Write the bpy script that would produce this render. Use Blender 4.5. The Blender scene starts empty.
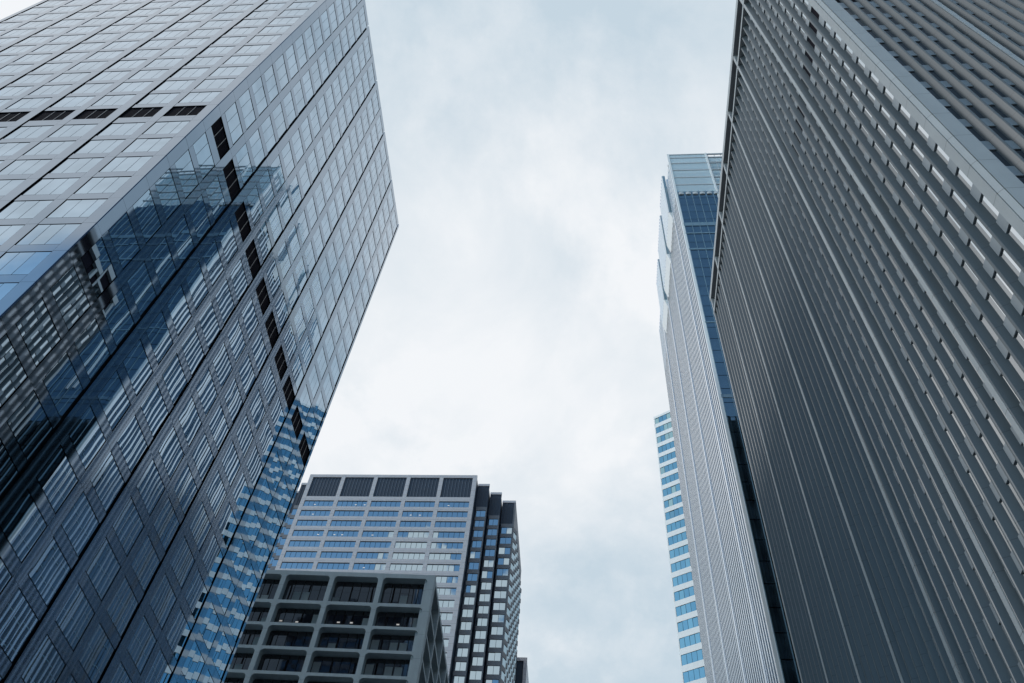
import bpy, math, random
from mathutils import Vector, Matrix
random.seed(7)
sc = bpy.context.scene
COL = sc.collection
EYE = 1.6                     # eye height; heights below are measured from the eye, MB adds this

# ------------------------------------------------------------------ camera
RT = Vector((0.99604663, 0.00891317, 0.0883836))
FW = Vector((0.05802172, -0.81867356, -0.57132047))
UP = Vector((0.06726504, 0.57419, -0.8159542))
CM = Matrix((RT, FW, UP))
FOC = 837.0
cam = bpy.data.cameras.new("camera")
cam.sensor_width = 36.0
cam.lens = FOC * 36.0 / 1024.0
cam.clip_end = 6000
camo = bpy.data.objects.new("camera", cam)
camo.matrix_world = Matrix.Translation((0, 0, EYE)) @ CM.to_4x4()
COL.objects.link(camo)
sc.camera = camo

# ------------------------------------------------------------------ sky, sun, exposure
SUN_DIR = Vector((-0.74, -0.26, 0.62)).normalized()
STR = 0.1
w = bpy.data.worlds.new("World")
sc.world = w
w.use_nodes = True
nt = w.node_tree
N, L = nt.nodes, nt.links
N.clear()


def nd(t, **k):
    n = N.new(t)
    for a, b in k.items():
        setattr(n, a, b)
    return n


def mth(op, a, b=None, c=None, clamp=False):
    n = nd('ShaderNodeMath', operation=op, use_clamp=clamp)
    for i, v in enumerate((a, b, c)):
        if v is None:
            continue
        if isinstance(v, (int, float)):
            n.inputs[i].default_value = v
        else:
            L.new(v, n.inputs[i])
    return n.outputs[0]


def sstep(v, a, b):
    n = nd('ShaderNodeMapRange', interpolation_type='SMOOTHSTEP')
    L.new(v, n.inputs[0])
    n.inputs[1].default_value = a
    n.inputs[2].default_value = b
    return n.outputs[0]


def mixc(f, a, b):
    n = nd('ShaderNodeMix', data_type='RGBA')
    if isinstance(f, float):
        n.inputs[0].default_value = f
    else:
        L.new(f, n.inputs[0])
    for i, v in ((6, a), (7, b)):
        if isinstance(v, tuple):
            n.inputs[i].default_value = (*v, 1)
        else:
            L.new(v, n.inputs[i])
    return n.outputs[2]


tc = nd('ShaderNodeTexCoord')
nv = nd('ShaderNodeVectorMath', operation='NORMALIZE')
L.new(tc.outputs['Generated'], nv.inputs[0])
D = nv.outputs[0]
sp = nd('ShaderNodeSeparateXYZ')
L.new(D, sp.inputs[0])
dx, dy, dz = sp.outputs
den = mth('ADD', mth('MAXIMUM', dz, 0.0), 0.22)
cb = nd('ShaderNodeCombineXYZ')
L.new(mth('DIVIDE', dx, den), cb.inputs[0])
L.new(mth('DIVIDE', dy, den), cb.inputs[1])
P = cb.outputs[0]


def noise(vec, scale, detail, rough, off=(0, 0, 0), dist=0.0):
    m = nd('ShaderNodeVectorMath', operation='ADD')
    L.new(vec, m.inputs[0])
    m.inputs[1].default_value = off
    n = nd('ShaderNodeTexNoise')
    L.new(m.outputs[0], n.inputs['Vector'])
    n.inputs['Scale'].default_value = scale
    n.inputs['Detail'].default_value = detail
    n.inputs['Roughness'].default_value = rough
    n.inputs['Distortion'].default_value = dist
    return n.outputs[0]


def lobe(v, c0, c1):
    d = nd('ShaderNodeVectorMath', operation='DOT_PRODUCT')
    L.new(D, d.inputs[0])
    d.inputs[1].default_value = Vector(v).normalized()
    return sstep(d.outputs['Value'], math.cos(math.radians(c0)), math.cos(math.radians(c1)))


sky = nd('ShaderNodeTexSky', sky_type='NISHITA', sun_disc=False)
sky.sun_elevation = math.asin(SUN_DIR.z)
sky.sun_rotation = math.atan2(SUN_DIR.x, SUN_DIR.y)
sky.air_density = 1.0
sky.dust_density = 0.3
sky.ozone_density = 2.5
blue = nd('ShaderNodeMix', data_type='RGBA', blend_type='MULTIPLY')
blue.inputs[0].default_value = 1.0
L.new(sky.outputs[0], blue.inputs[6])
blue.inputs[7].default_value = (1.30, 1.68, 1.62, 1)

n_big = noise(P, 1.35, 4.0, 0.55, (3.1, 1.7, 0.4), 0.3)
n_mid = noise(P, 3.2, 7.0, 0.58, (7.3, 2.2, 0.9), 0.4)
n_puf = noise(P, 2.6, 8.0, 0.60, (1.4, 8.8, 3.2), 0.2)
# cloud deck north of overhead, broken cumulus to the south
south = mth('ADD', dy, mth('MULTIPLY', mth('SUBTRACT', dz, 0.75), 0.45))
south = mth('SUBTRACT', south, mth('MULTIPLY', mth('MAXIMUM', mth('ADD', dx, 0.22), 0.0), 0.55))
deck = sstep(mth('ADD', south, mth('MULTIPLY', mth('SUBTRACT', n_mid, 0.5), 0.20)), -0.445, -0.385)
spot = lobe((-0.20, -0.748, 0.622), 3.6, 0.8)
bank = mth('MULTIPLY', mth('MULTIPLY', sstep(dx, -0.23, -0.17), mth('SUBTRACT', 1.0, sstep(mth('SUBTRACT', dz, mth('MULTIPLY', dx, 0.4)), 0.655, 0.695))),
           mth('SUBTRACT', 1.0, sstep(dy, -0.70, -0.60)))
puffs = sstep(mth('ADD', n_puf, mth('ADD', mth('MULTIPLY', spot, 0.22), mth('MULTIPLY', bank, 0.22))), 0.66, 0.72)
wisp = mth('MULTIPLY', n_mid, 0.12)
cover = mth('MAXIMUM', mth('MAXIMUM', deck, puffs), wisp)
# light and dark of the deck
b1 = lobe((-0.05, 0.505, 0.86), 21, 1)
b2 = lobe((-0.07, 0.64, 0.76), 24, 2)
west2 = lobe((-0.72, 0.38, 0.58), 36, 8)
west = lobe((-0.585, -0.335, 0.74), 22, 3)
dark = lobe((-0.11, 0.20, 0.95), 26, 4)
dark2 = lobe((0.07, 0.80, 0.56), 13, 3)
b = mth('ADD', 0.26, mth('MULTIPLY', b1, 0.72))
b = mth('ADD', b, mth('MULTIPLY', b2, 0.36))
b = mth('ADD', b, mth('MULTIPLY', mth('SUBTRACT', sstep(n_puf, 0.38, 0.60), 0.5), 0.55))
b = mth('ADD', b, mth('MULTIPLY', west, 0.9))
b = mth('ADD', b, mth('MULTIPLY', west2, 0.6))
b = mth('SUBTRACT', b, mth('MULTIPLY', dark, 0.30))
b = mth('SUBTRACT', b, mth('MULTIPLY', dark2, 0.22))
b = mth('ADD', b, mth('MULTIPLY', mth('SUBTRACT', n_mid, 0.5), 1.9))
b = mth('ADD', b, mth('MULTIPLY', mth('SUBTRACT', n_big, 0.5), 1.3))
b = mth('ADD', b, mth('MULTIPLY', mth('MULTIPLY', puffs, mth('SUBTRACT', 1.0, deck)), 0.55), clamp=False)
b = mth('MAXIMUM', mth('MINIMUM', b, 1.15), 0.0)
k = 1.0 / STR
cloud = mixc(b, (0.560 * k, 0.672 * k, 0.760 * k), (0.90 * k, 0.925 * k, 0.955 * k))
full = mixc(cover, blue.outputs[2], cloud)
bg = nd('ShaderNodeBackground')
L.new(full, bg.inputs[0])
bg.inputs[1].default_value = STR
out = nd('ShaderNodeOutputWorld')
L.new(bg.outputs[0], out.inputs[0])

sun = bpy.data.lights.new("sun", 'SUN')
sun.energy = 1.1
sun.angle = math.radians(10)
sun.color = (1.0, 0.99, 0.98)
suno = bpy.data.objects.new("sun", sun)
suno.rotation_euler = SUN_DIR.to_track_quat('Z', 'Y').to_euler()
suno.location = (0, 0, 400)
COL.objects.link(suno)
sc.view_settings.view_transform = 'Standard'
sc.view_settings.look = 'None'
sc.view_settings.gamma = 1.0
sc.view_settings.exposure = 0.0


# ------------------------------------------------------------------ materials
def new_mat(name):
    m = bpy.data.materials.new(name)
    m.use_nodes = True
    return m, m.node_tree, m.node_tree.nodes['Principled BSDF']


def tex(t, scale, detail=3.0, rough=0.55, vec='Object', stretch=None):
    c = t.nodes.new('ShaderNodeTexCoord')
    n = t.nodes.new('ShaderNodeTexNoise')
    n.inputs['Scale'].default_value = scale
    n.inputs['Detail'].default_value = detail
    n.inputs['Roughness'].default_value = rough
    if stretch:
        mp = t.nodes.new('ShaderNodeMapping')
        mp.inputs['Scale'].default_value = stretch
        t.links.new(c.outputs[vec], mp.inputs[0])
        t.links.new(mp.outputs[0], n.inputs['Vector'])
    else:
        t.links.new(c.outputs[vec], n.inputs['Vector'])
    return n.outputs[0]


def glass(name, base, tint, ior, wave=0.012, wscale=0.8, rough=0.0, var=0.5, coated=False):
    m, t, p = new_mat(name)
    v = tex(t, 0.35, 2.0)
    r = t.nodes.new('ShaderNodeValToRGB')
    r.color_ramp.elements[0].position = 0.35
    r.color_ramp.elements[1].position = 0.7
    r.color_ramp.elements[0].color = (*[c * (1 - var) for c in base], 1)
    r.color_ramp.elements[1].color = (*[c * (1 + var) for c in base], 1)
    t.links.new(v, r.inputs[0])
    t.links.new(r.outputs[0], p.inputs['Base Color'])
    p.inputs['Roughness'].default_value = rough
    p.inputs['Metallic'].default_value = 1.0 if coated else 0.0
    p.inputs['IOR'].default_value = ior
    p.inputs['Specular Tint'].default_value = (*tint, 1)
    if wave:
        bmp = t.nodes.new('ShaderNodeBump')
        bmp.inputs['Strength'].default_value = 1.0
        bmp.inputs['Distance'].default_value = wave
        t.links.new(tex(t, wscale, 0.6, 0.4), bmp.inputs['Height'])
        t.links.new(bmp.outputs[0], p.inputs['Normal'])
    return m


def solid(name, base, rough=0.6, ior=1.5, var=0.12, scale=0.8, streak=0.10, joint=None, jw=0.02, jphase=0.0,
          bump=0.0, metallic=0.0, grain=0.0, tint=None):
    """Opaque material: blotches, vertical weather streaks and optional level joints."""
    m, t, p = new_mat(name)
    lk = t.links
    rgb = t.nodes.new('ShaderNodeRGB')
    rgb.outputs[0].default_value = (*base, 1)

    def mx(f, a, bb):
        n = t.nodes.new('ShaderNodeMath')
        n.operation = f
        for i, v in enumerate((a, bb)):
            if isinstance(v, (int, float)):
                n.inputs[i].default_value = v
            else:
                lk.new(v, n.inputs[i])
        return n.outputs[0]
    f = mx('ADD', 1.0, mx('MULTIPLY', mx('SUBTRACT', tex(t, scale, 4.0), 0.5), 2 * var))
    if streak:
        f = mx('ADD', f, mx('MULTIPLY', mx('SUBTRACT', tex(t, 1.6, 3.0, 0.6, stretch=(1, 1, 0.06)), 0.5), 2 * streak))
    if grain:
        f = mx('ADD', f, mx('MULTIPLY', mx('SUBTRACT', tex(t, 9.0, 2.0, 0.7), 0.5), 2 * grain))
    if joint:
        c = t.nodes.new('ShaderNodeTexCoord')
        s = t.nodes.new('ShaderNodeSeparateXYZ')
        lk.new(c.outputs['Object'], s.inputs[0])
        fr = mx('FRACT', mx('DIVIDE', mx('ADD', s.outputs[2], jphase), joint), 0)
        f = mx('MULTIPLY', f, mx('SUBTRACT', 1.0, mx('MULTIPLY', mx('LESS_THAN', fr, jw / joint), 0.55)))
    ml = t.nodes.new('ShaderNodeMix')
    ml.data_type = 'RGBA'
    ml.blend_type = 'MULTIPLY'
    ml.inputs[0].default_value = 1.0
    lk.new(rgb.outputs[0], ml.inputs[6])
    cc = t.nodes.new('ShaderNodeCombineColor')
    for i in range(3):
        lk.new(f, cc.inputs[i])
    lk.new(cc.outputs[0], ml.inputs[7])
    lk.new(ml.outputs[2], p.inputs['Base Color'])
    p.inputs['Roughness'].default_value = rough
    p.inputs['IOR'].default_value = ior
    p.inputs['Metallic'].default_value = metallic
    if tint:
        p.inputs['Specular Tint'].default_value = (*tint, 1)
    if bump:
        bmp = t.nodes.new('ShaderNodeBump')
        bmp.inputs['Strength'].default_value = 1.0
        bmp.inputs['Distance'].default_value = bump
        lk.new(tex(t, 0.9, 1.5, 0.45), bmp.inputs['Height'])
        lk.new(bmp.outputs[0], p.inputs['Normal'])
    return m


M_GLASS = glass("blue_coated_glass", (0.35, 0.455, 0.55), (1, 1, 1), 1.5, 0.0034, 0.30, var=0.10, coated=True)
M_PANEL = solid("grey_coated_panel", (0.23, 0.29, 0.36), 0.03, 1.5, 0.06, 0.5, 0.04, metallic=1.0)
M_GAP = solid("black_gap", (0.010, 0.011, 0.016), 0.7, 1.3, 0.1)
M_LOUV = solid("dark_louver", (0.011, 0.010, 0.016), 0.9, 1.15, 0.3, 2.0)
M_TRIM = solid("thin_mullion", (0.22, 0.20, 0.20), 0.5)
M_GRAN = solid("grey_granite", (0.054, 0.072, 0.083), 0.36, 1.6, 0.10, 0.6, 0.10, joint=3.757, jw=0.05, jphase=0.6, grain=0.06)
M_GRANP = solid("pale_granite", (0.37, 0.395, 0.41), 0.45, 1.5, 0.10, 0.6, 0.08, joint=3.757, jw=0.05, jphase=0.6, grain=0.06)
M_SPAN = solid("spandrel_granite", (0.24, 0.275, 0.305), 0.3, 1.6, 0.12, 0.5, 0.08, grain=0.05)
M_LITNOSE = solid("lit_nose_granite", (0.105, 0.125, 0.135), 0.45, 1.5, 0.12, 0.6, 0.08, joint=3.757, jw=0.05, jphase=0.6, grain=0.06)  # lightened copy of the grey granite, edge light painted into the colour
M_RGLASS = glass("grey_mirror_glass", (0.012, 0.014, 0.018), (0.97, 0.99, 1.0), 13.0, 0.001, 0.8)
M_SLIT = glass("dark_slit_glass", (0.014, 0.015, 0.018), (1, 1, 1), 1.6, 0.001, 0.8)
M_WHITE = solid("white_metal_rib", (0.84, 0.88, 0.92), 0.19, 1.5, 0.02, 0.2, 0.0, metallic=0.9)
M_WSPAN = solid("pale_spandrel", (0.55, 0.58, 0.61), 0.40, 1.5, 0.06, 0.5, 0.05)
M_TGLASS = glass("tower_blue_glass", (0.020, 0.036, 0.052), (0.72, 0.90, 1.0), 3.4, 0.004, 0.5)
M_TSIDE = glass("tower_dark_glass", (0.005, 0.008, 0.013), (0.72, 0.90, 1.0), 2.3, 0.003, 0.5)
M_TBAND = solid("pale_blue_band", (0.16, 0.26, 0.33), 0.2, 2.2, 0.05)
M_PINK = solid("pink_grey_granite", (0.56, 0.54, 0.575), 0.55, 1.5, 0.12, 0.3, 0.08, joint=2.125, jw=0.07, grain=0.10)
M_DGRAN = solid("dark_grey_granite", (0.17, 0.175, 0.20), 0.55, 1.5, 0.12, 0.3, 0.08, grain=0.10)
M_MGLASS = glass("office_blue_glass", (0.012, 0.022, 0.038), (0.72, 0.90, 1.0), 6.5, 0.0015, 0.5)
M_FIN = solid("louver_fin_metal", (0.12, 0.15, 0.20), 0.4)
M_MLOUV = solid("navy_louver", (0.018, 0.034, 0.062), 0.55, 1.5, 0.15, 0.6)
M_CONC = solid("blue_grey_concrete", (0.31, 0.385, 0.43), 0.75, 1.4, 0.16, 0.5, 0.16, joint=3.85, jw=0.035, jphase=0.2, grain=0.06)
M_LGLASS = glass("dark_office_glass", (0.010, 0.009, 0.011), (0.9, 0.95, 1), 2.1, 0.003, 0.5)
M_BLIND = solid("pale_blind", (0.16, 0.20, 0.22), 0.8)
M_INNER = solid("dark_interior", (0.02, 0.017, 0.019), 0.8)
M_BANDW = solid("white_spandrel_band", (0.90, 0.91, 0.92), 0.35, 1.6, 0.05, 0.3, 0.05)
M_BGLASS = glass("turquoise_glass", (0.010, 0.042, 0.075), (0.55, 0.90, 1.0), 6.0, 0.002, 0.35)
M_ROOF = solid("roof_gravel", (0.20, 0.20, 0.20), 0.9)
M_ASPH = solid("asphalt", (0.05, 0.05, 0.052), 0.85, 1.5, 0.25, 0.4, 0.0, grain=0.15)
M_PAVE = solid("concrete_paving", (0.30, 0.30, 0.29), 0.85, 1.5, 0.15, 0.5, 0.0)
M_GROUND = solid("city_ground", (0.14, 0.14, 0.135), 0.9, 1.5, 0.2, 0.05, 0.0)
M_PAINT = solid("road_paint", (0.70, 0.70, 0.68), 0.7, 1.5, 0.15, 2.0, 0.0)

m, t, p = new_mat("ceiling_lamp")
p.inputs['Emission Color'].default_value = (1.0, 0.86, 0.72, 1)
p.inputs['Emission Strength'].default_value = 0.28
M_LAMP = m
# the glass screen round the tower's top: half clear, half pale ceramic print
m, t, p = new_mat("crown_screen_glass")
p.inputs['Base Color'].default_value = (0.74, 0.85, 0.90, 1)
p.inputs['Roughness'].default_value = 0.08
p.inputs['IOR'].default_value = 2.0
_tr = t.nodes.new('ShaderNodeBsdfTransparent')
_tr.inputs[0].default_value = (0.80, 0.92, 0.96, 1)
_ms = t.nodes.new('ShaderNodeMixShader')
_ms.inputs[0].default_value = 0.72
t.links.new(_tr.outputs[0], _ms.inputs[1])
t.links.new(p.outputs[0], _ms.inputs[2])
t.links.new(_ms.outputs[0], t.nodes['Material Output'].inputs[0])
M_SCREEN = m


# ------------------------------------------------------------------ mesh helpers
class Frame:
    """A wall: s runs along it, d out of it, z up (measured from the eye)."""

    def __init__(self, o, u, n):
        self.o, self.u, self.n = Vector((o[0], o[1], 0)), Vector((u[0], u[1], 0)).normalized(), Vector((n[0], n[1], 0)).normalized()
        self.flip = self.u.cross(self.n).z < 0

    def __call__(self, s, d, z):
        return self.o + self.u * s + self.n * d + Vector((0, 0, z + EYE))


WORLD = Frame((0, 0), (1, 0), (0, 1))


class MB:
    def __init__(self):
        self.v, self.f = [], []

    def hexa(self, pts, flip=False):
        b0 = len(self.v)
        self.v += pts
        fs = [(0, 3, 2, 1), (4, 5, 6, 7), (0, 1, 5, 4), (1, 2, 6, 5), (2, 3, 7, 6), (3, 0, 4, 7)]
        for q in fs:
            q = tuple(b0 + i for i in q)
            self.f.append(q[::-1] if flip else q)
        return self

    def box(self, F, s0, s1, d0, d1, z0, z1):
        c = [(s0, d0), (s1, d0), (s1, d1), (s0, d1)]
        return self.hexa([F(s, d, z0) for s, d in c] + [F(s, d, z1) for s, d in c], F.flip)

    def prism(self, F, plan, z0, z1):
        """plan: counter-clockwise (s, d) outline carried from z0 to z1"""
        b0, n = len(self.v), len(plan)
        self.v += [F(s, d, z0) for s, d in plan] + [F(s, d, z1) for s, d in plan]
        fs = [tuple(range(n))[::-1], tuple(range(n, 2 * n))] + [(i, (i + 1) % n, n + (i + 1) % n, n + i) for i in range(n)]
        for q in fs:
            q = tuple(b0 + i for i in q)
            self.f.append(q[::-1] if F.flip else q)
        return self

    def pane(self, F, s0, s1, d0, d1, z0, z1, tilt=0.0):
        """a pane of glass whose face leans by a small random angle"""
        a, c = random.gauss(0, tilt), random.gauss(0, tilt)
        hs, hz = (s1 - s0) / 2, (z1 - z0) / 2

        def fr(s, z):
            return d1 + a * (1 if s > s0 + hs else -1) * hs + c * (1 if z > z0 + hz else -1) * hz
        pts = []
        for z in (z0, z1):
            pts += [F(s0, d0, z), F(s1, d0, z), F(s1, fr(s1, z), z), F(s0, fr(s0, z), z)]
        return self.hexa(pts, F.flip)

    def add(self, o):
        b0 = len(self.v)
        self.v += o.v
        self.f += [tuple(i + b0 for i in q) for q in o.f]

    def build(self, name, mat, parent=None, local=False):
        off = parent.location if (parent is not None and not local) else Vector((0, 0, 0))
        if parent is not None and parent.parent is not None and not local:
            off = off + parent.parent.location
        me = bpy.data.meshes.new(name)
        me.from_pydata([tuple(v - off) for v in self.v], [], self.f)
        me.materials.append(mat)
        me.update()
        o = bpy.data.objects.new(name, me)
        COL.objects.link(o)
        if parent is not None:
            o.parent = parent
        return o


def thing(name, loc, label, cat, rz=0.0):
    o = bpy.data.objects.new(name, None)
    o.location = (loc[0], loc[1], 0)
    o.rotation_euler = (0, 0, rz)
    o['label'] = label
    o['category'] = cat
    COL.objects.link(o)
    return o


def struct(o):
    o['kind'] = 'structure'
    return o


CMT = CM.transposed()


def seen_size(mb, root=None):
    """how many pixels a piece covers in the photograph's frame (rough)"""
    mw = Matrix.Identity(4)
    if root is not None:
        mw = Matrix.Translation(root.location) @ Matrix.Rotation(root.rotation_euler.z, 4, 'Z')
    us, vs = [], []
    for v in mb.v:
        c = CMT @ ((mw @ v) - Vector((0, 0, EYE)))
        if c.z > -1:
            return 0.0
        us.append(512 + FOC * c.x / -c.z)
        vs.append(341.5 - FOC * c.y / -c.z)
    du = min(1024, max(us)) - max(0, min(us))
    dv = min(683, max(vs)) - max(0, min(vs))
    return du * dv if du > 0 and dv > 0 else 0.0


def repeats(name, pieces, mat, parent, local=False, most=100):
    """the pieces that show largest become parts of their own, the rest one part"""
    r = parent if local else None
    order = sorted(pieces, key=lambda q: -seen_size(q, r))
    n = min(most, len(order))
    for q in order[:n]:
        q.build(name, mat, parent, local)
    if order[n:]:
        rest = MB()
        for q in order[n:]:
            rest.add(q)
        o = rest.build(name, mat, parent, local)
        o['kind'] = 'stuff'


def core(parent, x0, x1, y0, y1, z1, mat, name='wall'):
    return MB().box(WORLD, x0, x1, y0, y1, -EYE, z1).build(name, mat, parent)


# ------------------------------------------------------------------ ground and street
g = MB().box(WORLD, -2500, 2500, -2500, 2500, -EYE - 1.0, -EYE - 0.13).build('ground', M_GROUND)
struct(g)
r = MB().box(WORLD, -21, 8, -400, 400, -EYE - 0.5, -EYE - 0.12).build('road', M_ASPH)
struct(r)
for x0, x1 in ((-31.8, -21), (8, 21.2)):
    struct(MB().box(WORLD, x0, x1, -400, 400, -EYE - 0.6, -EYE).build('pavement', M_PAVE))
mk = MB()
for q in range(-40, 40):
    for x in (-13.8, 0.8):
        mk.box(WORLD, x - 0.06, x + 0.06, q * 9, q * 9 + 3, -EYE - 0.118, -EYE - 0.112)
for x in (-6.65, -6.35):
    mk.box(WORLD, x - 0.06, x + 0.06, -390, 390, -EYE - 0.118, -EYE - 0.112)
struct(mk.build('road_markings', M_PAINT))


# ------------------------------------------------------------------ mirrored office tower on the left
def glass_tower():
    cx, cy, top = -32.6, 23.91, 130.4
    t = thing('glass_office_tower', (-54, 45), 'mirror glass office tower at left with a row of dark louvers halfway up', 'skyscraper')
    w1 = 42.4
    core(t, cx - w1 + 0.3, cx - 0.3, cy + 0.3, cy + w1 - 0.3, top - 0.6, M_GAP, 'wall')
    faces = [(Frame((cx, cy), (-1, 0), (0, -1)), 8.33), (Frame((cx, cy), (0, 1), (1, 0)), 8.39)]
    wins, louv, strips, spans = [], [], MB(), []
    splits = ((0.31, 0.68), (0.36, 0.70), (0.24, 0.63), (0.31, 0.68))
    for F, bay in faces:
        kk = bay / 8.38
        for j in range(5):
            s = j * bay
            cols = [(s + (0.06 if j == 0 else 0.03), s + 1.02 * kk), (s + 4.20 * kk, s + 5.06 * kk)]
            for a, c in cols:
                for q in range(-17, 17):       # column cover, one panel a floor with a hairline joint
                    z = 68.6 + 3.84 * q
                    strips.pane(F, a, c, -0.28, 0.0, z - 0.9, min(z + 2.92, top), 0.0008)
            for a, c in ((s + 1.05 * kk, s + 4.17 * kk), (s + 5.09 * kk, s + 8.16 * kk)):
                for q in range(-17, 16):
                    z = 68.6 + 3.84 * q
                    if q == 0:
                        lv = MB()
                        for i in range(9):     # blades
                            zz = 69.02 + i * 0.27
                            lv.box(F, a + 0.02, c - 0.02, -0.28, -0.12, zz, zz + 0.2)
                        ml = MB()
                        for fr in (0.33, 0.66):
                            m0 = a + (c - a) * fr
                            ml.box(F, m0 - 0.03, m0 + 0.03, -0.25, -0.08, 69.0, 71.45)
                        louv.append((lv, ml))
                        spans.append(MB().pane(F, a, c, -0.28, -0.01, 68.5, 68.95, 0.001))
                        spans.append(MB().pane(F, a, c, -0.28, -0.01, 71.52, 72.36, 0.001))
                        continue
                    wn = MB()
                    f1, f2 = random.choice(splits)
                    if F is faces[1][0]:
                        f1, f2 = 0.31, 0.66
                    xs = [a + 0.03, a + (c - a) * f1, a + (c - a) * f2, c - 0.03]
                    for i in range(3):
                        wn.pane(F, xs[i] + 0.018, xs[i + 1] - 0.018, -0.25, -0.045, z + 0.06, z + 2.85, 0.0026)
                    wins.append(wn)
                    spans.append(MB().pane(F, a, c, -0.28, -0.01, z + 2.90, min(z + 3.80, 130.4) if q < 15 else top, 0.001))
            # sealed movement joint stays an open dark line
        strips.box(F, 5 * bay + 0.03, w1, -0.28, 0.0, -EYE, top)
    repeats('window', wins, M_GLASS, t)
    strips.build('column_cover', M_PANEL, t)
    repeats('spandrel_panel', spans, M_PANEL, t, most=100)
    for lv, ml in louv:
        o = lv.build('louver', M_LOUV, t)
        ml.build('mullion', M_TRIM, o)
    # lobby and the two far sides
    MB().box(WORLD, cx - w1 + 0.2, cx - 0.2, cy + 0.2, cy + w1 - 0.2, -EYE, 2.4).build('lobby_wall', M_LOUV, t)
    bk = MB()
    for F in (Frame((cx - w1, cy + w1), (1, 0), (0, 1)), Frame((cx - w1, cy + w1), (0, -1), (-1, 0))):
        for j in range(10):
            for q in range(-17, 16):
                z = 68.6 + 3.84 * q
                bk.box(F, j * 4.2 + 0.3, j * 4.2 + 4.15, -0.28, -0.05, z - 0.9, z + 2.9)
    bk.build('rear_cladding', M_PANEL, t)
    MB().box(WORLD, cx - w1 + 0.5, cx - 0.5, cy + 0.5, cy + w1 - 0.5, top - 0.6, top - 0.3).build('roof', M_ROOF, t)


glass_tower()


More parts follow.
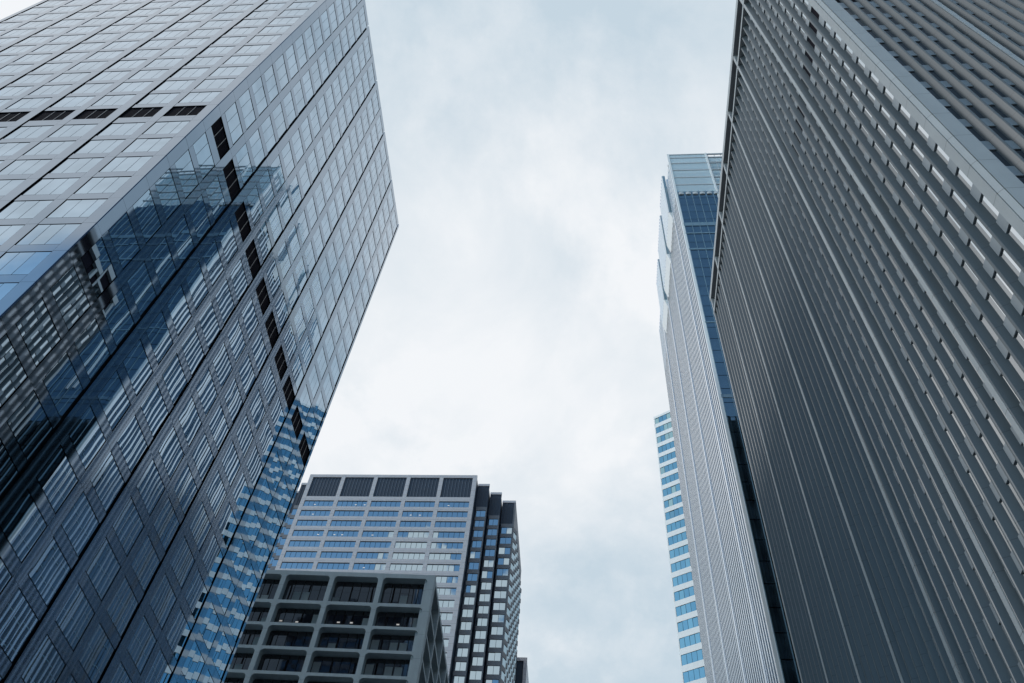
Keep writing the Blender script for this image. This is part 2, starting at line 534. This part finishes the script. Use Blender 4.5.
# ------------------------------------------------------------------ ribbed granite tower on the right
def ribbed_tower():
    t = thing('ribbed_office_tower', (44, 50), 'dark grey stone tower at right, its walls all narrow upright fins over slit windows', 'skyscraper')
    x0, y0 = 22.0, 20.33
    pitch, mod = 1.397, 6
    W = Frame((x0, 21.40), (0, 1), (-1, 0))       # d out to the west
    S = Frame((23.45, y0), (1, 0), (0, -1))
    nW, nS = 42, 30
    xe, ye = 23.45 + nS * pitch + 0.2, 21.40 + nW * pitch + 0.2
    core(t, x0 + 0.72, xe, y0 + 0.72, ye, 127.0, M_GAP, 'wall')
    ticks = [41.69 + 3.757 * q for q in range(-10, 12)] + [88.45, 92.2, 95.95, 99.7, 103.46, 107.2, 110.96, 114.7, 118.46]
    crown = 121.9
    DP = 0.52                                  # depth of the fins in front of the glass
    fins, wins, spans = [], [], []
    for F, n in ((W, nW), (S, nS)):
        for i in range(n):
            a = i * pitch
            b_ = a + pitch
            thick = (i + 1) % mod == 0
            fw = 0.40 if thick else 0.15
            fd = 0.08 if thick else 0.0
            sl = 0.27                              # how far each flank slants back
            s0 = b_ - fw
            plan = [(s0 - sl - 0.12, -0.75), (b_ + sl + 0.12, -0.75), (b_ + sl, -DP), (b_ + 0.03, -0.05 + fd), (b_ - 0.02, fd),
                    (s0 + 0.02, fd), (s0 - 0.03, -0.05 + fd), (s0 - sl, -DP)]
            g0, g1 = a + sl, s0 - sl               # clear width at the glass
            fm = MB().prism(F, plan, -EYE, crown)
            fins.append((fm, MB().box(F, s0 - 0.01, b_ + 0.01, fd + 0.002, fd + 0.05, -EYE, crown) if thick else None))
            for k_, z in enumerate(ticks):
                zt = ticks[k_ + 1] if k_ + 1 < len(ticks) else crown
                mech = zt - z > 5
                sh = 2.0 if mech else 1.30
                spans.append(MB().box(F, g0 - 0.14, g1 + 0.14, -0.70, -DP + (0.08 if F is W else 0.06), z, z + sh))
                if mech:
                    wins.append((MB().box(F, g0 - 0.05, g1 + 0.05, -0.70, -DP - 0.02, z + sh + 0.02, zt - 0.02), True))
                else:
                    wins.append((MB().pane(F, g0 - 0.05, g1 + 0.05, -0.70, -DP - 0.01, z + sh + 0.03, zt - 0.03, 0.0015), F))
    for fm, th in fins:
        o = fm.build('pier' if th else 'fin', M_GRAN, t)
        o.data.materials.append(M_LITNOSE)            # same stone; tip face painted paler, as if catching the light
        for i in (6,):
            o.data.polygons[i].material_index = 1
        if th:
            th.build('pier_face', M_GRANP, o)
    repeats('window', [w_ for w_, d in wins if d is W], M_RGLASS, t, most=70)
    repeats('window', [w_ for w_, d in wins if d is S], M_SLIT, t, most=30)
    repeats('louver', [w_ for w_, d in wins if d is True], M_LOUV, t)
    repeats('spandrel_panel', spans, M_SPAN, t)
    # corner: two pier faces, a narrow bevel, open seams between the stones
    cp = MB()
    cp.prism(WORLD, [(22.0, 21.38), (21.98, 20.66), (23.0, 20.66), (23.0, 21.38)], -EYE, 127.6)
    cp.prism(WORLD, [(22.02, 20.62), (22.27, 20.36), (23.0, 20.70), (22.95, 20.64)], -EYE, 127.6)
    cp.prism(WORLD, [(22.32, 20.33), (23.43, 20.31), (23.43, 21.3), (22.9, 21.3)], -EYE, 127.6)
    cp.build('corner_pier', M_GRANP, t)
    MB().prism(WORLD, [(22.12, 20.66), (22.4, 20.42), (23.3, 21.0), (22.9, 21.3)], -EYE, 127.4).build('seam', M_GAP, t)
    # crown: lower beam, dark slot crossed by the piers, parapet beam
    lip, par, slot = MB(), MB(), MB()
    for F, n in ((W, nW), (S, nS)):
        e = n * pitch + 0.2
        lip.box(F, 0.02, e, -1.0, 0.16, crown, crown + 0.75)
        slot.box(F, 0.02, e, -0.95, -0.45, crown + 0.76, 126.3)
        par.box(F, 0.02, e, -1.0, 0.22, 126.31, 127.8)
        for i in range(mod - 1, n, mod):
            b_ = (i + 1) * pitch
            lip.box(F, b_ - 0.52, b_, -0.44, 0.14, crown + 0.76, 126.3)
    lip.build('crown_beam', M_GRANP, t)
    par.build('parapet', M_GRANP, t)
    slot.build('crown_louver', M_LOUV, t)
    # the far sides
    nb = MB()
    Nf = Frame((xe, ye), (-1, 0), (0, 1))
    for i in range(int((xe - x0 - 1) / 1.4)):
        nb.box(Nf, i * 1.4, i * 1.4 + 0.5, 0.0, 0.8, -EYE, 127.5)
    Ef = Frame((xe, ye), (0, -1), (1, 0))
    for i in range(int((ye - y0 - 1) / 1.4)):
        nb.box(Ef, i * 1.4, i * 1.4 + 0.5, 0.0, 0.8, -EYE, 127.5)
    nb.build('rear_fins', M_GRAN, t)
    MB().box(WORLD, x0 + 1.1, xe - 0.1, y0 + 1.1, ye - 0.1, 127.0, 127.3).build('roof', M_ROOF, t)


ribbed_tower()


# ------------------------------------------------------------------ white ribbed tower with a glass end
def white_tower():
    t = thing('white_glass_tower', (41, 124), 'tall slim tower with white ribbed side, blue glass end and pale glass crown', 'skyscraper')
    x0, y0, x1, y1 = 23.16, 94.2, 58.0, 153.0
    top = 226.0
    core(t, x0 + 0.5, x1, y0 + 0.4, y1, 201.5, M_GAP, 'wall')
    W = Frame((x0, y0), (0, 1), (-1, 0))
    S = Frame((x0, y0), (1, 0), (0, -1))
    piers = [6.9 + 13.65 * q for q in range(4)]
    ribs, n = [], 43
    for i in range(n):
        s = 0.6 + i * 1.365
        if s > y1 - y0 - 0.3 or min(abs(s - p_) for p_ in piers) < 0.6:
            continue
        ribs.append(MB().box(W, s - 0.24, s + 0.24, -0.45, 0.0, -EYE, 223.0 if s > 8 else 221.0))
    repeats('rib', ribs, M_WHITE, t)
    for p_ in piers:
        MB().box(W, p_ - 0.36, p_ + 0.36, -0.45, 0.12, -EYE, 223.5).build('pier', M_WHITE, t)
    MB().box(W, 0.0, 0.34, -0.5, 0.06, -EYE, top).build('corner_trim', M_BANDW, t)
    sp_, wn = MB(), []
    q = -EYE + 4
    while q < 200:
        sp_.box(W, 0.35, y1 - y0, -0.46, -0.31, q + 0.1, q + 0.26)
        for a, c in zip([0.35] + piers, piers + [y1 - y0]):
            wn.append(MB().pane(W, a + 0.3, c - 0.3, -0.48, -0.34, q + 0.37, q + 3.88, 0.0005))
        q += 3.9
    sp_.box(W, 0.35, y1 - y0, -0.46, -0.22, q, 223)
    sp_.build('spandrel', M_TBAND, t)
    repeats('window', wn, M_TSIDE, t)
    # blue glass end wall
    pan = []
    q = -EYE + 4
    lv = 0
    cols = [0.55 + 1.78 * i for i in range(20)]
    while q < 199:
        for a in cols:
            if a + 1.78 < x1 - x0:
                pan.append(MB().pane(S, a + 0.06, a + 1.72, -0.38, -0.05, q + 0.08, q + 3.82, 0.0012))
        q += 3.9
    repeats('glass_panel', pan, M_TGLASS, t)
    mul = MB()
    for a in cols:
        mul.box(S, a - 0.055, a + 0.055, -0.35, 0.12, -EYE, 201.5)
    mul.build('mullion', M_TBAND, t)
    for z, h in ((182.2, 1.6), (178.2, 0.5), (170.4, 0.7), (140.5, 0.4), (116.8, 0.9)):
        MB().box(S, 0.4, x1 - x0, -0.2, 0.03, z, z + h).build('level_band', M_TBAND, t)
    # scalloped caps where the dark glass stops
    cap = MB()
    for a in cols[:7]:
        cap.prism(S, [(a + 0.12, -0.3), (a + 1.66, -0.3), (a + 1.5, 0.15), (a + 0.89, 0.28), (a + 0.28, 0.15)], 199.4, 200.5)
    cap.build('cap', M_WSPAN, t)
    # pale glass crown standing on the roof
    scr = MB()
    scr.box(S, 0.35, 10.6, -0.3, -0.2, 201.6, top)
    scr.box(S, 10.9, x1 - x0, -1.5, -1.4, 201.6, top)
    scr.box(W, 0.35, 58, -0.6, -0.5, 223.1, top)
    scr.build('crown_screen', M_SCREEN, t)
    rails = MB()
    for z in (205.6, 210.2, 214.9, 219.6, 223.3, 225.6):
        rails.box(S, 0.35, x1 - x0, -0.45, -0.10, z, z + 0.45)
        rails.box(S, 0.35, x1 - x0, -3.6, -3.2, z, z + 0.5)
    for a in cols:
        rails.box(S, a - 0.06, a + 0.06, -0.5, -0.31, 201.6, top)
    rails.build('crown_rail', M_WSPAN, t)
    MB().box(WORLD, x0 + 1.2, x0 + 10.2, y0 + 4.2, y1 - 8, 201.6, 222.0).build('penthouse', M_WSPAN, t)
    MB().box(S, 10.4, 10.85, -1.6, 0.1, 120, top).build('edge_trim', M_BANDW, t)
    # three stacked bays near the top: white front, dark glass flank, sloping white underside
    for s0, s1 in ((8.3, 18.7), (21.0, 33.2), (36.0, 45.4)):
        bay = MB()
        pr = [(-0.02, 202.6), (0.75, 206.5), (0.75, 230.0), (-0.02, 230.0)]
        n0 = len(bay.v)
        bay.v += [W(s0, d, z) for d, z in pr] + [W(s1, d, z) for d, z in pr]
        for f_ in ((0, 1, 2, 3), (7, 6, 5, 4), (0, 4, 5, 1), (1, 5, 6, 2), (2, 6, 7, 3), (3, 7, 4, 0)):
            bay.f.append(f_)
        o = bay.build('projecting_bay', M_BANDW, t)
        MB().box(W, s0 - 0.05, s0 - 0.003, 0.0, 0.70, 206.2, 229.6).build('side_glass', M_TBAND, o)
        rb = MB()
        s = s0 + 0.5
        while s < s1:
            rb.box(W, s - 0.1, s + 0.1, 0.751, 0.86, 207, 230.4)
            s += 1.05
        rb.build('bay_rib', M_WHITE, o)
    MB().box(WORLD, x0 + 0.5, x1, y0 + 0.5, y1, 201.5, 201.59).build('roof', M_ROOF, t)


white_tower()


# ------------------------------------------------------------------ banded blue and white tower far behind
def banded_tower():
    al = math.atan2(-0.505, 0.863)
    t = thing('banded_glass_tower', (23.5, 194.3), 'far tower striped white and turquoise in level bands, half hidden behind the white ribbed tower', 'skyscraper', al)
    F = Frame((0, 0), (1, 0), (0, -1))
    Wt, top = 60.0, 230.0
    MB().box(WORLD, 0.3, Wt - 0.3, 0.3, 34, -EYE, top - 0.8).build('wall', M_INNER, t, True)
    sp_, wn = MB(), []
    z = top
    q = 0
    while z > 8:
        h = 1.9 if q else 1.1
        sp_.box(F, 0.0, Wt, -0.3, 0.0, z - h, z)
        for i in range(40):
            a = 0.35 + i * 1.49
            if a + 1.45 < Wt:
                wn.append(MB().pane(F, a + 0.05, a + 1.44, -0.3, -0.12, z - 4.95, z - h - 0.02, 0.02))
        sp_.box(F, 0.0, 0.34, -0.3, 0.0, z - 5.0, z - h)
        sp_.box(F, Wt - 0.34, Wt, -0.3, 0.0, z - 5.0, z - h)
        z -= 5.0 if q else 4.1
        q += 1
    sp_.build('spandrel_band', M_BANDW, t, True)
    repeats('window', wn, M_BGLASS, t, True)
    sd = MB()
    for Fs in (Frame((0, 0), (0, 1), (-1, 0)), Frame((Wt, 0), (0, 1), (1, 0))):
        zz = top
        while zz > 8:
            sd.box(Fs, 0.31, 34, -0.29, 0.0, zz - 2.1, zz)
            zz -= 5.0
    sd.build('side_band', M_BANDW, t, True)
    MB().box(WORLD, 0.4, Wt - 0.4, 0.4, 33.8, top - 0.79, top - 0.4).build('roof', M_ROOF, t, True)


banded_tower()


# ------------------------------------------------------------------ granite grid tower with stepped corners
def stepped_tower():
    t = thing('stepped_granite_tower', (-64, 222), 'pinkish grey stone tower with wide blue windows, dark top louvers and stepped corners', 'skyscraper')
    y0, top = 195.0, 201.1
    xl, xr = -93.5, -36.5
    core(t, xl + 0.4, xr - 0.1, y0 + 0.5, 248, top - 0.5, M_MLOUV, 'wall')
    F = Frame((xl, y0), (1, 0), (0, -1))
    bays = [1.3 + 11.12 * j for j in range(5)]
    bw = 9.85
    grid = MB()
    edges = [0.0] + [b_ + bw for b_ in bays]
    for e0, e1 in zip(edges, bays + [xr - xl]):
        grid.box(F, e0, e1, -0.6, 0.0, -EYE, top)
    for b_ in bays:
        grid.box(F, b_, b_ + bw, -0.6, -0.02, 199.85, top)
    wins = []
    lv = []
    rows = [189.1 - 4.25 * q for q in range(44)]
    for b_ in bays:
        l_ = MB().box(F, b_, b_ + bw, -0.5, -0.38, 190.95, 199.83)
        fn = MB()
        for i in range(1, 9):
            s = b_ + bw * i / 9
            fn.box(F, s - 0.07, s + 0.07, -0.375, -0.26, 190.95, 199.83)
        lv.append((l_, fn))
        for q, zt in enumerate(rows):
            grid.box(F, b_, b_ + bw, -0.6, -0.02, zt + 0.01, (rows[q - 1] - 2.6 if q else 190.93))
            wn = MB()
            for i in range(6):
                a = b_ + bw * i / 6
                wn.pane(F, a + 0.06, a + bw / 6 - 0.06, -0.5, -0.32, zt - 2.58, zt - 0.02, 0.003)
            wins.append(wn)
    grid.build('stone_grid', M_PINK, t)
    for l_, fn in lv:
        fn.build('louver_fin', M_FIN, l_.build('louver', M_MLOUV, t))
    repeats('window', wins, M_MGLASS, t)
    lam = MB()
    # stepped corner segments to the right (and mirrored on the left)
    seg_wins = []
    for side in (1, -1):
        for i, (sx, sy, wd) in enumerate(((0, 199.0, 3.85), (3.85, 202.9, 3.85), (7.7, 206.8, 4.5))):
            if side > 0:
                a0 = xr + sx
            else:
                a0 = xl - sx - wd
            Fs = Frame((a0, sy), (1, 0), (0, -1))
            MB().box(WORLD, a0 + (0.0 if side > 0 else 0.3), a0 + wd - (0.3 if side > 0 else 0.0), sy + 0.45, 246 - i, -EYE, top - 0.4).build('corner_wall', M_MLOUV, t)
            stone = MB()
            MB().box(Fs, 0, wd, -0.45, 0.0, top - 1.0, top).build('corner_cap', M_PINK, t)
            zt0 = 190.0
            l_ = MB().box(Fs, 0.02, wd, -0.42, -0.2, zt0, top - 1.02)
            for j in range(1, 5):
                l_.box(Fs, wd * j / 5 - 0.05, wd * j / 5 + 0.05, -0.2, -0.1, zt0, top - 1.02)
            l_.build('louver', M_MLOUV, t)
            o0 = 0.5
            for q in range(44):
                zt = 189.0 - 4.25 * q
                stone.box(Fs, 0.4, wd, -0.45, 0.05, zt + 0.02, zt + 1.55)
                stone.box(Fs, wd - 0.28, wd, -0.45, 0.04, zt - 2.6, zt)
                wn = MB()
                c0, c1 = 0.45, wd - 0.30
                wn.pane(Fs, c0, (c0 + c1) / 2 - 0.05, -0.42, -0.1, zt - 2.62, zt, 0.012)
                wn.pane(Fs, (c0 + c1) / 2 + 0.05, c1, -0.42, -0.1, zt - 2.62, zt, 0.012)
                seg_wins.append(wn)
            stone.build('corner_stone', M_DGRAN, t)
    repeats('corner_window', seg_wins, M_MGLASS, t)
    # right flank: stone pier then saw-toothed window columns
    xf = -24.3
    Fe = Frame((xf, 206.85), (0, 1), (1, 0))
    fl = MB()
    fl.box(Fe, 0.0, 1.6, -0.5, 0.0, -EYE, top)
    fl.box(Fe, 1.6, 36, -0.5, -0.02, 190, top)
    fw_ = []
    for c in range(8):
        a = 1.7 + c * 4.2
        for q in range(44):
            zt = 189.0 - 4.25 * q
            fl.prism(Fe, [(a, -0.4), (a + 4.1, -0.4), (a + 4.1, 0.0), (a + 2.0, 0.85), (a, 0.0)], zt + 0.02, zt + 1.6)
            w_ = MB().prism(Fe, [(a + 0.1, -0.35), (a + 4.0, -0.35), (a + 4.0, -0.1), (a + 2.0, 0.7), (a + 0.1, -0.1)], zt - 2.6, zt)
            fw_.append(w_)
    fl.build('flank_stone', M_DGRAN, t)
    repeats('flank_window', fw_, M_MGLASS, t, most=60)
    MB().box(WORLD, xl + 0.5, xr - 0.3, y0 + 0.7, 247, top - 0.49, top - 0.2).build('roof', M_ROOF, t)
    # a few ceiling lamps seen inside the upper offices
    for b_, zt, fr in ((bays[0], rows[0], 0.35), (bays[0], rows[1], 0.4), (bays[1], rows[0], 0.6), (bays[1], rows[3], 0.2),
                       (bays[3], rows[1], 0.55), (bays[2], rows[3], 0.3), (bays[4], rows[0], 0.3), (bays[0], rows[3], 0.8),
                       (bays[1], rows[3], 0.45), (bays[2], rows[6], 0.3), (bays[1], rows[0], 0.9), (bays[3], rows[1], 0.25)):
        MB().box(F, b_ + bw * fr, b_ + bw * fr + 0.6, -0.318, -0.30, zt - 1.75, zt - 1.45).build('ceiling_lamp', M_LAMP, t)


stepped_tower()


# ------------------------------------------------------------------ concrete grid block in front
def grid_block():
    rz = math.radians(1.5)
    t = thing('concrete_grid_block', (-22.9, 100.0), 'low block of deep blue grey concrete frames with dark recessed windows', 'office block', rz)
    top = 81.75
    FS = Frame((0, 0), (-1, 0), (0, -1))        # s runs west from the corner
    FE = Frame((0, 0), (0, 1), (1, 0))          # s runs north
    dep = 1.45
    n = {0: 6, 1: 6}
    MB().box(WORLD, -46.0, -dep, dep, 46.0, -EYE, top - 0.5).build('wall', M_INNER, t, True)
    pier0, op, pw = 1.05, 6.7, 0.72
    levels = [81.0, 75.85] + [75.85 - 3.85 * (i + 1) for i in range(19)]
    fr = MB()
    wins, blinds, lamps = [], [], []
    for F, side in ((FS, 0), (FE, 1)):
        edge = [(0.0, pier0)] if side == 0 else [(0.25, pier0)]
        s = pier0
        ops = []
        for i in range(6):
            ops.append((s, s + op))
            edge.append((s + op, s + op + pw))
            s += op + pw
        total = s
        for a, c in edge:
            fr.box(F, a, c, -dep, -0.003 if side else 0.0, -EYE, top)
        for q, zt in enumerate(levels):
            zb = (76.4 if q == 0 else zt - 3.38)
            nxt = levels[q + 1] if q + 1 < len(levels) else zb - 0.5
            for a, c in ops:
                if q == 0:
                    fr.box(F, a, c, -dep, -0.01, zt, top)
                fr.box(F, a, c, -dep, -0.01, nxt, zb)
                # rounded upper corners of the opening
                r_ = 0.55
                for sgn, e in ((1, a), (-1, c)):
                    pts = [(0.0, 0.0)] + [(r_ - r_ * math.sin(th), r_ - r_ * math.cos(th)) for th in [math.pi / 2 * j / 5 for j in range(6)]]
                    b0 = len(fr.v)
                    m_ = len(pts)
                    for d in (-dep, -0.012):
                        fr.v += [F(e + sgn * p_, d, zt - h_) for p_, h_ in pts]
                    fr.f.append(tuple(b0 + j for j in range(m_)))
                    fr.f.append(tuple(b0 + m_ + j for j in range(m_))[::-1])
                    for j in range(m_):
                        j2 = (j + 1) % m_
                        fr.f.append((b0 + j, b0 + j2, b0 + m_ + j2, b0 + m_ + j))
                wn = MB()
                for i in range(5):
                    w0 = a + (c - a) * i / 5
                    wn.pane(F, w0 + 0.05, w0 + (c - a) / 5 - 0.05, -dep, -dep + 0.22, zb + 0.06, zt - 0.1, 0.002)
                wins.append(wn)
                for i in range(5):
                    if random.random() < (0.40 if q == 0 else 0.25):
                        w0 = a + (c - a) * i / 5
                        blinds.append(MB().box(F, w0 + 0.12, w0 + (c - a) / 5 - 0.15, -dep + 0.221, -dep + 0.23, zb + 0.1, zb + random.choice((1.6, 2.1, 2.4))))
    fr.build('concrete_frame', M_CONC, t, True)
    repeats('window', wins, M_LGLASS, t, True)
    repeats('blind', blinds, M_BLIND, t, True)
    for a, z in ((11.0, 73.6), (12.9, 73.6), (19.0, 73.4), (21.4, 73.5), (34.0, 73.7), (4.2, 73.6)):
        MB().box(FS, a, a + 0.42, -dep + 0.231, -dep + 0.24, z, z + 0.22).build('ceiling_lamp', M_LAMP, t, True)
    MB().box(WORLD, -46.0, -0.8, 0.8, 46.0, top - 0.49, top - 0.15).build('roof', M_ROOF, t, True)


grid_block()


# ------------------------------------------------------------------ small dark tower showing at the bottom
def far_tower():
    t = thing('far_dark_tower', (-30, 275), 'small dark tower top with pale cap and pale edge pier beside the stepped stone tower', 'skyscraper')
    z1 = 0.680 * 260
    core(t, -40, -25.3, 258.3, 290, z1 + 0.6, M_MLOUV, 'wall')
    MB().box(WORLD, -25.3, -22.1, 260.4, 288, -EYE, z1 - 1.0).build('corner_wall', M_MLOUV, t)
    c = MB()
    c.box(WORLD, -40, -25.2, 258.0, 258.6, z1 + 0.6, z1 + 1.9)
    c.box(WORLD, -25.2, -21.7, 260.0, 260.7, z1 - 1.0, z1 + 0.3)
    c.box(WORLD, -22.9, -21.7, 260.0, 288, -EYE, z1 - 1.001)
    c.build('stone_trim', M_PINK, t)
    wn = []
    for q in range(40):
        z = 164.0 - 4.2 * q
        MBw = MB().box(WORLD, -25.0, -23.2, 260.2, 260.38, z, z + 1.6)
        wn.append(MBw)
        wn.append(MB().box(WORLD, -38.0, -26.0, 258.1, 258.28, z, z + 1.6))
    repeats('window_band', wn, M_DGRAN, t, most=20)


far_tower()

bpy.context.view_layer.update()
